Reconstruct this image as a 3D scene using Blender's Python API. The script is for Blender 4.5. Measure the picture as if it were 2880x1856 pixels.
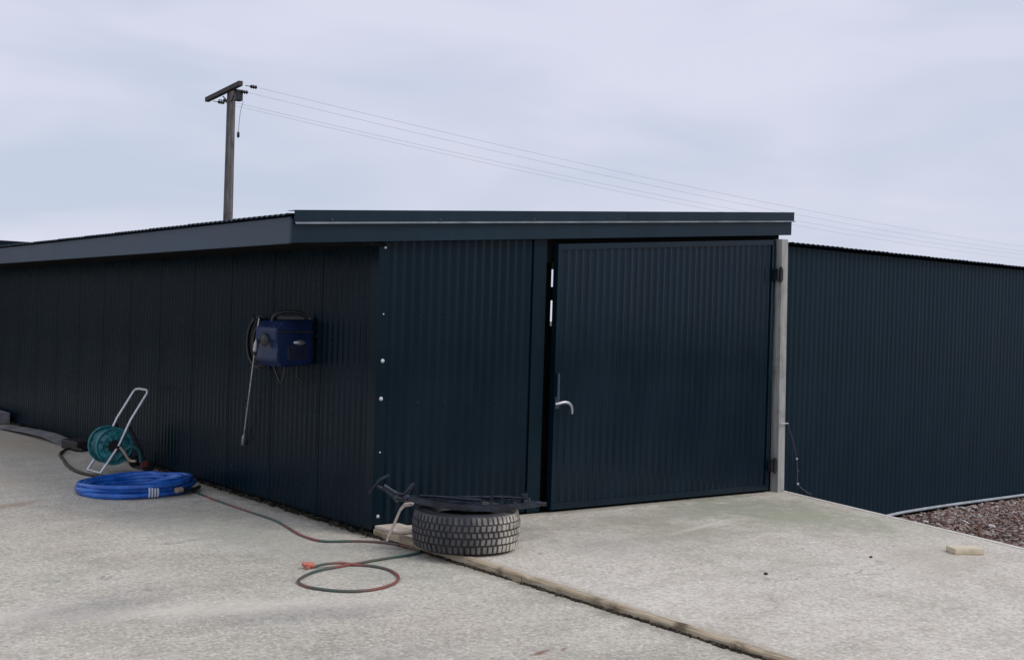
import bpy, bmesh, math, random
from mathutils import Vector, Matrix
random.seed(7)
rnd = random.random
def U(a, b): return a + (b - a) * rnd()

# ------------------------------------------------------------------ clearing
for o in list(bpy.data.objects): bpy.data.objects.remove(o)
S = bpy.context.scene
COL = S.collection

# ------------------------------------------------------------------ camera
cam_d = bpy.data.cameras.new('camera')
cam = bpy.data.objects.new('camera', cam_d); COL.objects.link(cam)
cam_d.sensor_width = 36; cam_d.lens = 39.94
cam_d.clip_start = 0.05; cam_d.clip_end = 8000
R = ((0.7770687, -0.0175582, -0.6291709), (-0.6287064, 0.0257931, -0.7772149), (0.0298747, 0.9995131, 0.0090040))
cam.matrix_world = Matrix.Translation((-4.1566, -6.5857, 1.5)) @ Matrix(R).to_4x4()
S.camera = cam

# ------------------------------------------------------------------ world: overcast sky
SUN_EL, SUN_AZ = math.radians(48), math.radians(150)      # azimuth clockwise from +Y
W = bpy.data.worlds.new('World'); S.world = W; W.use_nodes = True
nt = W.node_tree; nt.nodes.clear(); N = nt.nodes.new; Lk = nt.links.new
out = N('ShaderNodeOutputWorld'); bg = N('ShaderNodeBackground'); bg.inputs['Strength'].default_value = 0.1
sky = N('ShaderNodeTexSky'); sky.sky_type = 'NISHITA'; sky.sun_disc = False
sky.sun_elevation = SUN_EL; sky.sun_rotation = SUN_AZ
tc = N('ShaderNodeTexCoord'); mp = N('ShaderNodeMapping'); mp.inputs['Scale'].default_value = (1.0, 1.0, 3.4)
mp.inputs['Location'].default_value = (5.0543, -1.2148, -5.5780)
n1 = N('ShaderNodeTexNoise'); n1.inputs['Scale'].default_value = 3.2; n1.inputs['Detail'].default_value = 3; n1.inputs['Roughness'].default_value = 0.5
n1.inputs['Distortion'].default_value = 0.4
rp = N('ShaderNodeValToRGB'); cr = rp.color_ramp
cr.elements[0].position = 0.36; cr.elements[0].color = (0.580, 0.640, 0.785, 1)
cr.elements[1].position = 0.66; cr.elements[1].color = (0.735, 0.748, 0.885, 1)
e = cr.elements.new(0.5); e.color = (0.660, 0.694, 0.832, 1)
sc = N('ShaderNodeVectorMath'); sc.operation = 'SCALE'; sc.inputs['Scale'].default_value = 10.0
mx = N('ShaderNodeMix'); mx.data_type = 'RGBA'; mx.inputs['Factor'].default_value = 0.93
Lk(tc.outputs['Generated'], mp.inputs['Vector']); Lk(mp.outputs['Vector'], n1.inputs['Vector'])
Lk(n1.outputs['Fac'], rp.inputs['Fac']); Lk(rp.outputs['Color'], sc.inputs[0])
Lk(sky.outputs['Color'], mx.inputs['A']); Lk(sc.outputs['Vector'], mx.inputs['B'])
Lk(mx.outputs['Result'], bg.inputs['Color']); Lk(bg.outputs['Background'], out.inputs['Surface'])

# ------------------------------------------------------------------ sun behind the overcast
sd = bpy.data.lights.new('sun', 'SUN'); sd.energy = 1.3; sd.angle = math.radians(26); sd.color = (1.0, 0.94, 0.86)
so = bpy.data.objects.new('sun', sd); COL.objects.link(so)
dirv = Vector((math.sin(SUN_AZ) * math.cos(SUN_EL), math.cos(SUN_AZ) * math.cos(SUN_EL), math.sin(SUN_EL)))
so.rotation_euler = dirv.to_track_quat('Z', 'Y').to_euler(); so.location = (0, 0, 30)

# ------------------------------------------------------------------ exposure / colour management
S.view_settings.view_transform = 'Standard'; S.view_settings.look = 'None'
S.view_settings.exposure = 0.0; S.view_settings.gamma = 1.0; S.view_settings.use_curve_mapping = False
S.render.engine = 'CYCLES'

# ================================================================== helpers
class NT:
    """small wrapper for building a material's node tree"""
    def __init__(s, name):
        s.m = bpy.data.materials.new(name); s.m.use_nodes = True
        s.t = s.m.node_tree; s.t.nodes.clear()
        s.o = s.t.nodes.new('ShaderNodeOutputMaterial'); s.b = s.t.nodes.new('ShaderNodeBsdfPrincipled')
        s.t.links.new(s.b.outputs[0], s.o.inputs['Surface'])
        s.tc = s.t.nodes.new('ShaderNodeTexCoord')
    def n(s, k, **kw):
        x = s.t.nodes.new(k)
        for a, v in kw.items(): setattr(x, a, v)
        return x
    def l(s, a, b): s.t.links.new(a, b)
    def vec(s, scale=(1, 1, 1), src='Object'):
        m = s.n('ShaderNodeMapping'); m.inputs['Scale'].default_value = scale
        s.l(s.tc.outputs[src], m.inputs['Vector']); return m.outputs['Vector']
    def noise(s, scale, detail=4, rough=0.55, v=None, dist=0.0):
        x = s.n('ShaderNodeTexNoise'); x.inputs['Scale'].default_value = scale; x.inputs['Detail'].default_value = detail
        x.inputs['Roughness'].default_value = rough; x.inputs['Distortion'].default_value = dist
        s.l(v if v is not None else s.tc.outputs['Object'], x.inputs['Vector']); return x.outputs['Fac']
    def ramp(s, f, stops):
        r = s.n('ShaderNodeValToRGB'); c = r.color_ramp
        while len(c.elements) < len(stops): c.elements.new(0.5)
        for el, (p, col) in zip(c.elements, stops):
            el.position = p; el.color = tuple(col) + (1,) if len(col) == 3 else col
        s.l(f, r.inputs['Fac']); return r.outputs['Color']
    def rng(s, f, a, b, c, d):
        r = s.n('ShaderNodeMapRange'); r.inputs['From Min'].default_value = a; r.inputs['From Max'].default_value = b
        r.inputs['To Min'].default_value = c; r.inputs['To Max'].default_value = d; s.l(f, r.inputs['Value']); return r.outputs['Result']
    def mix(s, f, a, b, mode='MIX'):
        x = s.n('ShaderNodeMix', data_type='RGBA', blend_type=mode)
        for v, k in ((f, 'Factor'), (a, 'A'), (b, 'B')):
            i = [q for q in x.inputs if q.name == k and (q.type == 'RGBA' if k != 'Factor' else q.type == 'VALUE')][0]
            if isinstance(v, (int, float)): i.default_value = v
            elif isinstance(v, tuple): i.default_value = v + (1,) if len(v) == 3 else v
            else: s.l(v, i)
        return [q for q in x.outputs if q.type == 'RGBA'][0]
    def math(s, op, a, b=0.0):
        x = s.n('ShaderNodeMath', operation=op)
        for i, v in enumerate((a, b)):
            if isinstance(v, (int, float)): x.inputs[i].default_value = v
            else: s.l(v, x.inputs[i])
        return x.outputs[0]
    def bump(s, h, strength=0.3, dist=0.01):
        b = s.n('ShaderNodeBump'); b.inputs['Strength'].default_value = strength; b.inputs['Distance'].default_value = dist
        s.l(h, b.inputs['Height']); s.l(b.outputs['Normal'], s.b.inputs['Normal'])
    def col(s, c):
        if isinstance(c, tuple): s.b.inputs['Base Color'].default_value = c + (1,)
        else: s.l(c, s.b.inputs['Base Color'])
    def set(s, rough=None, metal=None, spec=None, coat=None):
        for k, v in (('Roughness', rough), ('Metallic', metal), ('Specular IOR Level', spec), ('Coat Weight', coat)):
            if v is None: continue
            if isinstance(v, (int, float)): s.b.inputs[k].default_value = v
            else: s.l(v, s.b.inputs[k])

def simple(name, c1, c2, scale=8, rough=0.6, metal=0.0, spec=0.5, bump=0.0, vscale=(1, 1, 1), lo=0.35, hi=0.65, rvar=0.12):
    k = NT(name); f = k.noise(scale, 5, 0.6, k.vec(vscale))
    k.col(k.ramp(f, [(lo, c1), (hi, c2)]))
    k.set(k.rng(f, 0.3, 0.7, max(0.02, rough - rvar), min(1, rough + rvar)), metal, spec)
    if bump: k.bump(f, bump, 0.01)
    return k.m

class MB:
    """collects shapes into one mesh"""
    def __init__(s): s.v = []; s.f = []; s.sm = []
    def add(s, vs, fs, smooth=False):
        b = len(s.v); s.v += [tuple(v) for v in vs]
        for f in fs: s.f.append(tuple(i + b for i in f)); s.sm.append(smooth)
    def box(s, x0, x1, y0, y1, z0, z1, bev=0.0, M=None):
        if bev <= 0:
            vs = [(x, y, z) for z in (z0, z1) for y in (y0, y1) for x in (x0, x1)]
            fs = [(0, 2, 3, 1), (4, 5, 7, 6), (0, 1, 5, 4), (2, 6, 7, 3), (0, 4, 6, 2), (1, 3, 7, 5)]
        else:
            bm = bmesh.new(); bmesh.ops.create_cube(bm, size=1)
            for v in bm.verts:
                v.co = Vector(((x0 + x1) / 2 + v.co.x * (x1 - x0), (y0 + y1) / 2 + v.co.y * (y1 - y0), (z0 + z1) / 2 + v.co.z * (z1 - z0)))
            bmesh.ops.bevel(bm, geom=bm.edges[:], offset=bev, segments=2, affect='EDGES', profile=0.5)
            bm.verts.index_update(); vs = [tuple(v.co) for v in bm.verts]; fs = [tuple(v.index for v in f.verts) for f in bm.faces]; bm.free()
        if M is not None: vs = [M @ Vector(v) for v in vs]
        s.add(vs, fs)
    def hexa(s, p):      # 8 points: bottom 4 ccw then top 4 ccw
        s.add(p, [(3, 2, 1, 0), (4, 5, 6, 7), (0, 1, 5, 4), (1, 2, 6, 5), (2, 3, 7, 6), (3, 0, 4, 7)])
    def tube(s, pts, r, n=8, closed=False, smooth=True, cap=True):
        pts = [Vector(p) for p in pts]; L = len(pts); rs = r if isinstance(r, (list, tuple)) else [r] * L
        vs = []; prev = None
        for i, p in enumerate(pts):
            a = pts[(i - 1) % L] if (closed or i > 0) else p; b = pts[(i + 1) % L] if (closed or i < L - 1) else p
            t = (b - a).normalized() if (b - a).length > 1e-9 else Vector((0, 0, 1))
            if prev is None:
                u = t.cross(Vector((0, 0, 1)))
                if u.length < 0.05: u = t.cross(Vector((1, 0, 0)))
            else:
                u = prev - t * prev.dot(t)
            u.normalize(); prev = u; w = t.cross(u)
            for k in range(n):
                an = 2 * math.pi * k / n; vs.append(p + (u * math.cos(an) + w * math.sin(an)) * rs[i])
        fs = []
        for i in range(L if closed else L - 1):
            j = (i + 1) % L
            for k in range(n):
                k2 = (k + 1) % n; fs.append((i * n + k, i * n + k2, j * n + k2, j * n + k))
        s.add(vs, fs, smooth)
        if cap and not closed:
            s.add(vs[:n], [tuple(range(n))[::-1]]); s.add(vs[-n:], [tuple(range(n))])
    def lathe(s, prof, n=32, M=None, smooth=True, closed=False):
        vs = []; L = len(prof)
        for i in range(n):
            a = 2 * math.pi * i / n
            for r, z in prof: vs.append((r * math.cos(a), r * math.sin(a), z))
        fs = []
        for i in range(n):
            j = (i + 1) % n
            for k in range(L if closed else L - 1):
                k2 = (k + 1) % L; fs.append((i * L + k, j * L + k, j * L + k2, i * L + k2))
        if M is not None: vs = [M @ Vector(v) for v in vs]
        s.add(vs, fs, smooth)
    def mesh(s, name, mat):
        me = bpy.data.meshes.new(name); me.from_pydata(s.v, [], s.f)
        for p, q in zip(me.polygons, s.sm): p.use_smooth = q
        bm = bmesh.new(); bm.from_mesh(me); bmesh.ops.recalc_face_normals(bm, faces=bm.faces[:]); bm.to_mesh(me); bm.free()
        if mat: me.materials.append(mat)
        me.update(); return me
    def build(s, name, mat, parent=None, loc=(0, 0, 0)):
        return link(name, s.mesh(name, mat), parent, loc)

def link(name, me, parent=None, loc=(0, 0, 0), rot=None):
    o = bpy.data.objects.new(name, me); COL.objects.link(o); o.location = loc
    if rot: o.rotation_euler = rot
    if parent: o.parent = parent
    return o
def tag(o, label=None, cat=None, group=None, kind=None):
    for k, v in (('label', label), ('category', cat), ('group', group), ('kind', kind)):
        if v: o[k] = v
    return o
def thing(name, label, cat, loc=(0, 0, 0), rz=0.0, group=None):
    o = bpy.data.objects.new(name, None); COL.objects.link(o); o.location = loc; o.rotation_euler = (0, 0, rz)
    o.empty_display_size = 0.1
    return tag(o, label, cat, group)
def smooth_path(pts, k=8, closed=False):
    P = [Vector(p) for p in pts]; n = len(P); o = []
    for i in range(n if closed else n - 1):
        g = (lambda j: P[j % n]) if closed else (lambda j: P[max(0, min(n - 1, j))])
        a, b, c, d = g(i - 1), g(i), g(i + 1), g(i + 2)
        for q in range(k):
            t = q / k
            o.append(0.5 * ((2 * b) + (c - a) * t + (2 * a - 5 * b + 4 * c - d) * t * t + (3 * b - a - 3 * c + d) * t ** 3))
    if not closed: o.append(P[-1])
    return o

# ================================================================== materials
def painted(name, c, rough=0.42, wear=0.2, spec=0.2):
    k = NT(name)
    f = k.noise(1.3, 5, 0.6); g = k.noise(6.0, 4, 0.6, k.vec((1, 1, 0.12))); h = k.noise(90, 2, 0.5)
    c1 = tuple(x * 0.80 for x in c); c2 = tuple(x * 1.2 for x in c)
    base = k.mix(k.rng(f, 0.3, 0.7, 0, 1), c1, c2)
    dust = k.math('MULTIPLY', k.rng(g, 0.45, 0.8, 0, 1), wear * 0.10)
    base = k.mix(dust, base, (0.30, 0.29, 0.26))
    k.col(base); k.set(k.rng(f, 0.3, 0.7, rough - 0.06, rough + 0.10), 0.0, spec)
    k.bump(k.mix(0.93, h, k.noise(1.7, 2)), 0.10, 0.02); return k.m
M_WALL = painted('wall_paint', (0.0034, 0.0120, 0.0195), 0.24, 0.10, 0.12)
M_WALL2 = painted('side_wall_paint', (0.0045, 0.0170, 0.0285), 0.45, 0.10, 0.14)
M_DOOR = painted('door_paint', (0.0026, 0.0125, 0.0225), 0.17, 0.10, 0.24)
M_TRIM = painted('trim_paint', (0.0060, 0.0200, 0.0340), 0.34, 0.2, 0.25)
M_ROOF = painted('roof_paint', (0.014, 0.026, 0.040), 0.45)
M_EAVE = painted('eave_paint', (0.040, 0.064, 0.094), 0.45, 0.2, 0.35)
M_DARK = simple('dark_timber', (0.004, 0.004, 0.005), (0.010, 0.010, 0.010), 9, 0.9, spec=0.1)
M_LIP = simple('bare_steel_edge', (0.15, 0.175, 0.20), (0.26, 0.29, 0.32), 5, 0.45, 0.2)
M_ZINC = simple('zinc_metal', (0.42, 0.43, 0.45), (0.62, 0.63, 0.66), 25, 0.35, 0.8)
M_ALU = simple('aluminium_tube', (0.55, 0.56, 0.58), (0.70, 0.71, 0.73), 30, 0.35, 0.55)
M_WASH = simple('washer_metal', (0.50, 0.52, 0.54), (0.68, 0.69, 0.70), 30, 0.5, 0.1)
M_BLACK = simple('black_plastic', (0.008, 0.008, 0.010), (0.022, 0.022, 0.025), 30, 0.45)
M_BLKMET = simple('black_painted_steel', (0.008, 0.011, 0.018), (0.030, 0.038, 0.055), 16, 0.22, 0.25, bump=0.15, rvar=0.1)
M_TEAL = simple('teal_plastic', (0.014, 0.130, 0.155), (0.050, 0.290, 0.330), 22, 0.35)
M_TEALD = simple('teal_hose', (0.008, 0.075, 0.090), (0.025, 0.16, 0.18), 30, 0.5)
M_BLUE = simple('blue_hose', (0.008, 0.075, 0.36), (0.022, 0.150, 0.56), 9, 0.24, bump=0.1)
M_BLUED = simple('dark_blue_plastic', (0.0015, 0.009, 0.038), (0.003, 0.018, 0.080), 5, 0.4, spec=0.3)
M_PALE = simple('pale_label', (0.45, 0.52, 0.66), (0.66, 0.70, 0.78), 40, 0.5)
M_TAN = simple('tan_plastic', (0.38, 0.28, 0.20), (0.52, 0.42, 0.33), 18, 0.55)
M_REDP = simple('dull_red_plastic', (0.10, 0.015, 0.015), (0.20, 0.03, 0.03), 15, 0.5)
M_ORNG = simple('orange_red_plastic', (0.42, 0.10, 0.07), (0.62, 0.20, 0.14), 30, 0.5)
M_GRAYP = simple('weathered_grey_strip', (0.13, 0.125, 0.13), (0.27, 0.265, 0.26), 7, 0.7, bump=0.2)
M_PIPE = simple('grey_conduit', (0.30, 0.33, 0.36), (0.46, 0.49, 0.52), 12, 0.5)
M_BROWNH = simple('brown_rubber_hose', (0.020, 0.017, 0.012), (0.055, 0.045, 0.030), 12, 0.6)
M_ROPE = simple('purple_grey_cord', (0.07, 0.06, 0.09), (0.14, 0.12, 0.16), 40, 0.9)
M_KNOT = simple('pale_knot', (0.40, 0.44, 0.48), (0.60, 0.64, 0.66), 40, 0.8)
M_BLOCKC = simple('grey_concrete_block', (0.16, 0.15, 0.17), (0.28, 0.27, 0.29), 12, 0.9, bump=0.3)
M_WIRE = simple('aluminium_wire', (0.36, 0.38, 0.42), (0.46, 0.48, 0.52), 3, 0.5)

def wood(name, c1, c2, c3, axis=2, scale=1.0, dirt=0.55):
    k = NT(name); s = [14 * scale] * 3; s[axis] = 1.1 * scale
    f = k.noise(2.2, 6, 0.65, k.vec(tuple(s)), 0.6); g = k.noise(3.2 * scale, 4, 0.6); h = k.noise(60, 3)
    c = k.ramp(f, [(0.25, c1), (0.5, c2), (0.75, c3)])
    c = k.mix(k.rng(g, 0.52, 0.68, 0, dirt), c, tuple(x * 0.45 for x in c1))
    k.col(c); k.set(0.82, 0, 0.3); k.bump(k.mix(0.5, f, h), 0.35, 0.004); return k.m
M_POST = wood('weathered_post_timber', (0.22, 0.215, 0.205), (0.37, 0.37, 0.355), (0.50, 0.50, 0.475), 2)
M_POLE = wood('pole_timber', (0.060, 0.053, 0.055), (0.15, 0.135, 0.137), (0.29, 0.27, 0.275), 2, 0.6)
M_ARM = wood('crossarm_timber', (0.035, 0.030, 0.032), (0.080, 0.068, 0.068), (0.15, 0.13, 0.13), 1, 0.6)
M_BOARD = wood('edging_timber', (0.20, 0.145, 0.09), (0.45, 0.365, 0.25), (0.62, 0.53, 0.40), 1, 1.5, 0.9)
M_PLANK = wood('pale_plank_timber', (0.40, 0.33, 0.27), (0.56, 0.48, 0.41), (0.68, 0.61, 0.54), 1)
M_OFFC = wood('fresh_offcut_timber', (0.56, 0.47, 0.32), (0.70, 0.61, 0.45), (0.80, 0.73, 0.59), 0)

def concrete(name, c_lo, c_mid, c_hi, stains, seed):
    k = NT(name)
    mp_ = k.n('ShaderNodeMapping'); mp_.inputs['Location'].default_value = (seed, seed * 1.7, 0); k.l(k.tc.outputs['Object'], mp_.inputs['Vector']); V = mp_.outputs['Vector']
    big = k.noise(0.55, 5, 0.55, V, 0.8); mid = k.noise(2.6, 5, 0.62, V, 0.5); fin = k.noise(38, 4, 0.7, V); hue = k.noise(1.1, 3, 0.5, V)
    vo = k.n('ShaderNodeTexVoronoi'); vo.inputs['Scale'].default_value = 75; k.l(V, vo.inputs['Vector'])
    vo2 = k.n('ShaderNodeTexVoronoi'); vo2.inputs['Scale'].default_value = 34; k.l(V, vo2.inputs['Vector'])
    c = k.ramp(big, [(0.30, c_lo), (0.50, c_mid), (0.72, c_hi)])
    c = k.mix(k.rng(mid, 0.45, 0.7, 0.0, 0.6), c, c_hi); c = k.mix(k.rng(mid, 0.46, 0.28, 0.0, 0.5), c, tuple(x * 0.74 for x in c_lo))
    # hue drift: green-grey, pink-grey
    c = k.mix(k.rng(hue, 0.52, 0.70, 0.0, 0.30), c, (0.40, 0.41, 0.32))
    c = k.mix(k.rng(hue, 0.48, 0.30, 0.0, 0.30), c, (0.56, 0.47, 0.40))
    # wipe marks and broom scars stretched one way
    wm = k.n('ShaderNodeMapping'); wm.inputs['Rotation'].default_value = (0, 0, 0.6); wm.inputs['Scale'].default_value = (0.5, 3.2, 1)
    k.l(V, wm.inputs['Vector']); sw = k.noise(1.6, 5, 0.6, wm.outputs['Vector'], 0.6)
    c = k.mix(k.rng(sw, 0.54, 0.72, 0.0, 0.42), c, tuple(min(0.8, x * 1.18) for x in c_hi))
    c = k.mix(k.rng(sw, 0.46, 0.30, 0.0, 0.30), c, tuple(x * 0.72 for x in c_lo))
    # aggregate: pale and dark stones showing
    st = k.n('ShaderNodeSeparateColor'); k.l(vo.outputs['Color'], st.inputs['Color'])
    st2 = k.n('ShaderNodeSeparateColor'); k.l(vo2.outputs['Color'], st2.inputs['Color'])
    c = k.mix(k.rng(st.outputs[0], 0.55, 1.0, 0.0, 0.55), c, tuple(x * 0.62 for x in c_lo))
    c = k.mix(k.rng(st.outputs[1], 0.60, 1.0, 0.0, 0.50), c, tuple(min(0.85, x * 1.32) for x in c_hi))
    c = k.mix(k.rng(st2.outputs[2], 0.80, 0.95, 0.0, 0.22), c, tuple(x * 0.55 for x in c_lo))
    c = k.mix(k.rng(fin, 0.36, 0.56, 0.26, 0.0), c, tuple(x * 0.6 for x in c_lo))
    c = k.mix(k.rng(fin, 0.52, 0.70, 0.0, 0.34), c, tuple(min(0.85, x * 1.28) for x in c_hi))
    # hairline cracks
    vd = k.n('ShaderNodeTexVoronoi', feature='DISTANCE_TO_EDGE'); vd.inputs['Scale'].default_value = 0.62
    wv = k.n('ShaderNodeVectorMath', operation='ADD'); wn = k.n('ShaderNodeTexNoise'); wn.inputs['Scale'].default_value = 2.4; wn.inputs['Detail'].default_value = 6; k.l(V, wn.inputs['Vector'])
    ws = k.n('ShaderNodeVectorMath', operation='SCALE'); ws.inputs['Scale'].default_value = 0.55; k.l(wn.outputs['Color'], ws.inputs[0])
    k.l(V, wv.inputs[0]); k.l(ws.outputs[0], wv.inputs[1]); k.l(wv.outputs[0], vd.inputs['Vector'])
    crk = k.math('MULTIPLY', k.rng(vd.outputs['Distance'], 0.0, 0.005, 1.0, 0.0), k.rng(big, 0.50, 0.62, 0.0, 0.6))
    c = k.mix(crk, c, tuple(x * 0.40 for x in c_lo))
    # stains with shapes of their own (x, y, rx, ry, angle, colour, strength)
    edge = k.noise(6.5, 4, 0.65, V)
    for (x, y, rx, ry, an, colr, stg) in stains:
        m = k.n('ShaderNodeMapping', vector_type='TEXTURE'); m.inputs['Location'].default_value = (x, y, 0); m.inputs['Rotation'].default_value = (0, 0, an)
        m.inputs['Scale'].default_value = (rx, ry, 50); k.l(k.tc.outputs['Object'], m.inputs['Vector'])
        d = k.n('ShaderNodeVectorMath', operation='LENGTH'); k.l(m.outputs['Vector'], d.inputs[0])
        dd = k.math('ADD', d.outputs['Value'], k.math('MULTIPLY', k.math('SUBTRACT', edge, 0.5), 2.2))
        c = k.mix(k.rng(dd, 1.15, 0.35, 0.0, stg), c, colr)
    k.col(c); k.set(k.rng(mid, 0.3, 0.7, 0.72, 0.92), 0.0, 0.35)
    hgt = k.mix(0.5, vo.outputs['Distance'], fin); k.bump(k.mix(0.35, hgt, mid), 0.45, 0.006)
    return k.m
GRN = (0.30, 0.33, 0.22); RUST = (0.22, 0.10, 0.06); PAL = (0.70, 0.645, 0.55); DRK = (0.24, 0.235, 0.235); TANS = (0.50, 0.42, 0.30)
M_YARD = concrete('yard_concrete', (0.42, 0.385, 0.32), (0.54, 0.50, 0.42), (0.64, 0.605, 0.52), [
    (-0.80, -2.71, 0.10, 0.022, 0.2, RUST, 0.8), (-0.66, -2.72, 0.05, 0.02, 0.5, RUST, 0.7), (-1.68, 2.36, 0.35, 0.10, 0.4, (0.36, 0.26, 0.18), 0.55),
    (-2.6, -0.84, 0.45, 0.10, 0.1, PAL, 0.55), (-1.65, -1.25, 1.1, 0.16, -0.35, PAL, 0.6), (-2.4, -2.0, 0.6, 0.16, -0.5, PAL, 0.45), (-1.9, -2.55, 0.75, 0.3, 0.2, DRK, 0.4),
    (-1.37, -1.55, 0.5, 0.22, -0.3, DRK, 0.35), (-2.2, -0.9, 0.5, 0.25, 0.3, DRK, 0.4), (-0.6, 6.3, 0.6, 1.6, 0.0, TANS, 0.6), (-0.9, 8.0, 0.7, 1.5, 0.0, TANS, 0.5),
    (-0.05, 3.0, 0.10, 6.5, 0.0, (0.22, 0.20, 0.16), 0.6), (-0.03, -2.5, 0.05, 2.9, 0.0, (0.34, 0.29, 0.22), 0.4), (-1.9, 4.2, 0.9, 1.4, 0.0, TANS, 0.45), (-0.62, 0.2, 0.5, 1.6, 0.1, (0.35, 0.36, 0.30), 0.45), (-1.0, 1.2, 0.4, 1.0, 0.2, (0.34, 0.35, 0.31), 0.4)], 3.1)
M_PAD = concrete('pad_concrete', (0.51, 0.455, 0.370), (0.64, 0.575, 0.485), (0.74, 0.68, 0.59), [
    (3.3, -0.9, 0.75, 1.2, 0.2, GRN, 0.62), (1.9, -1.05, 0.5, 0.55, 0.4, (0.34, 0.34, 0.25), 0.5), (2.6, -0.5, 1.7, 0.35, 0.0, (0.33, 0.335, 0.26), 0.5), (0.75, -0.55, 0.4, 0.35, 0.0, (0.30, 0.28, 0.24), 0.55),
    (2.48, -1.80, 0.075, 0.022, -0.3, (0.74, 0.73, 0.70), 0.9), (2.3, -0.98, 0.60, 0.035, 0.25, PAL, 0.6), (2.2, -1.5, 0.35, 0.03, 0.25, PAL, 0.5), (2.0, -2.68, 0.16, 0.016, -0.4, PAL, 0.6), (1.90, -2.62, 0.12, 0.014, -0.4, DRK, 0.6),
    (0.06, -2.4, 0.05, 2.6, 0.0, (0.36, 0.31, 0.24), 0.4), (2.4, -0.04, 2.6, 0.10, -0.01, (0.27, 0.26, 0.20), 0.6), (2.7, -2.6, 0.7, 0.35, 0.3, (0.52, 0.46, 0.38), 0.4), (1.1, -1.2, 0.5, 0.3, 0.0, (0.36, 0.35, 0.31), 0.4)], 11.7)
M_RIM = simple('slab_edge_concrete', (0.58, 0.55, 0.49), (0.74, 0.71, 0.65), 6, 0.85, bump=0.2)
M_GROUND = simple('field_ground', (0.045, 0.055, 0.025), (0.10, 0.10, 0.055), 0.6, 0.95)
M_GRAVELB = simple('gravel_soil', (0.075, 0.050, 0.042), (0.17, 0.125, 0.11), 9, 0.95, bump=0.6)

def per_piece(name, stops, rough=0.8):
    k = NT(name); g = k.n('ShaderNodeNewGeometry'); f = k.noise(60, 3)
    c = k.ramp(g.outputs['Random Per Island'], stops)
    k.col(k.mix(k.rng(f, 0.3, 0.7, 0.0, 0.5), c, (0.35, 0.33, 0.33), 'MULTIPLY')); k.set(rough, 0, 0.35); return k.m
M_STONE = per_piece('gravel_stones', [(0.0, (0.16, 0.075, 0.055)), (0.2, (0.30, 0.18, 0.145)), (0.5, (0.43, 0.32, 0.285)), (0.72, (0.27, 0.225, 0.20)), (0.88, (0.56, 0.49, 0.45)), (1.0, (0.75, 0.72, 0.70))])
M_LEAF = per_piece('leaf_litter_scraps', [(0.0, (0.02, 0.016, 0.012)), (0.5, (0.055, 0.04, 0.028)), (0.8, (0.035, 0.05, 0.025)), (1.0, (0.20, 0.16, 0.11))], 0.9)

M_DIRTSHADE = per_piece('joint_dirt_shade_crumbs', [(0.0, (0.018, 0.014, 0.009)), (0.7, (0.05, 0.04, 0.026)), (1.0, (0.12, 0.10, 0.07))], 0.95)  # dark soil tones, also colouring in the shadow line at the joint
def tyre_mat(name, base, dustc, amt):
    k = NT(name); f = k.noise(9, 5, 0.65); h = k.noise(70, 3)
    sp = k.n('ShaderNodeSeparateXYZ'); k.l(k.tc.outputs['Object'], sp.inputs[0])
    side = k.rng(sp.outputs['X'], -0.20, 0.18, 0.10, 1.0)       # dried mud caked on one side of the tyre
    m = k.math('MULTIPLY', k.math('MULTIPLY', side, k.rng(f, 0.34, 0.60, 0.25, 1.0)), amt)
    k.col(k.mix(m, base, dustc)); k.set(k.rng(m, 0.0, 0.7, 0.42, 0.92), 0, 0.5); k.bump(k.mix(0.5, f, h), 0.25, 0.004); return k.m
M_TYRE = tyre_mat('tyre_rubber', (0.008, 0.010, 0.014), (0.20, 0.18, 0.15), 0.32)
M_TREAD = tyre_mat('tyre_tread_rubber', (0.016, 0.020, 0.032), (0.62, 0.57, 0.49), 1.1)

# garden hose: faded green with stretches gone red-brown
k = NT('garden_hose_rubber'); f = k.noise(2.1, 3, 0.5, None, 0.3)
k.col(k.ramp(f, [(0.42, (0.045, 0.105, 0.090)), (0.50, (0.10, 0.09, 0.075)), (0.58, (0.24, 0.075, 0.065))])); k.set(0.5, 0, 0.5); M_HOSE = k.m

# ================================================================== setting: ground, slabs
m = MB(); g = 3000; m.add([(-g, -g, -0.46), (g, -g, -0.46), (g, g, -0.46), (-g, g, -0.46)], [(0, 1, 2, 3)])
tag(m.build('ground', M_GROUND), 'dark grassy ground around the concrete yard', kind='structure')

def slab_grid(xs_fn, ys, zf, zb, nx=14):
    """a concrete slab with a gently uneven top: xs_fn(y) gives its left and right edge"""
    m = MB(); vs = []
    for y in ys:
        a, b = xs_fn(y)
        for i in range(nx + 1):
            x = a + (b - a) * i / nx; vs.append((x, y, zf(x, y)))
    n = nx + 1; fs = []
    for j in range(len(ys) - 1):
        for i in range(nx): fs.append((j * n + i, j * n + i + 1, (j + 1) * n + i + 1, (j + 1) * n + i))
    m.add(vs, fs, True)
    ring = [i for i in range(n)] + [j * n + nx for j in range(1, len(ys))] + [(len(ys) - 1) * n + i for i in range(nx - 1, -1, -1)] + [j * n for j in range(len(ys) - 2, 0, -1)]
    top = [vs[i] for i in ring]; bot = [(v[0], v[1], zb) for v in top]; L = len(ring)
    m.add(top + bot, [(i, (i + 1) % L, L + (i + 1) % L, L + i) for i in range(L)])
    return m
YS = [-22 + i for i in range(0, 36)]
m = slab_grid(lambda y: (-26.0, -0.022 if y < -0.5 else -0.004), YS, lambda x, y: 0.0, -0.45, 10)
tag(m.build('concrete_yard', M_YARD), 'broad speckled concrete yard on the left of the timber strip', kind='structure')
def step(y): return max(0.010, min(0.052, 0.053 + 0.0080 * y))
def padz(x, y): return step(y) * (1 - max(0.0, min(1.0, x / 4.3)))
def pad_edge(y): return 4.415 + 0.2755 * (y + 0.03)
BW = 0.046
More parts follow.
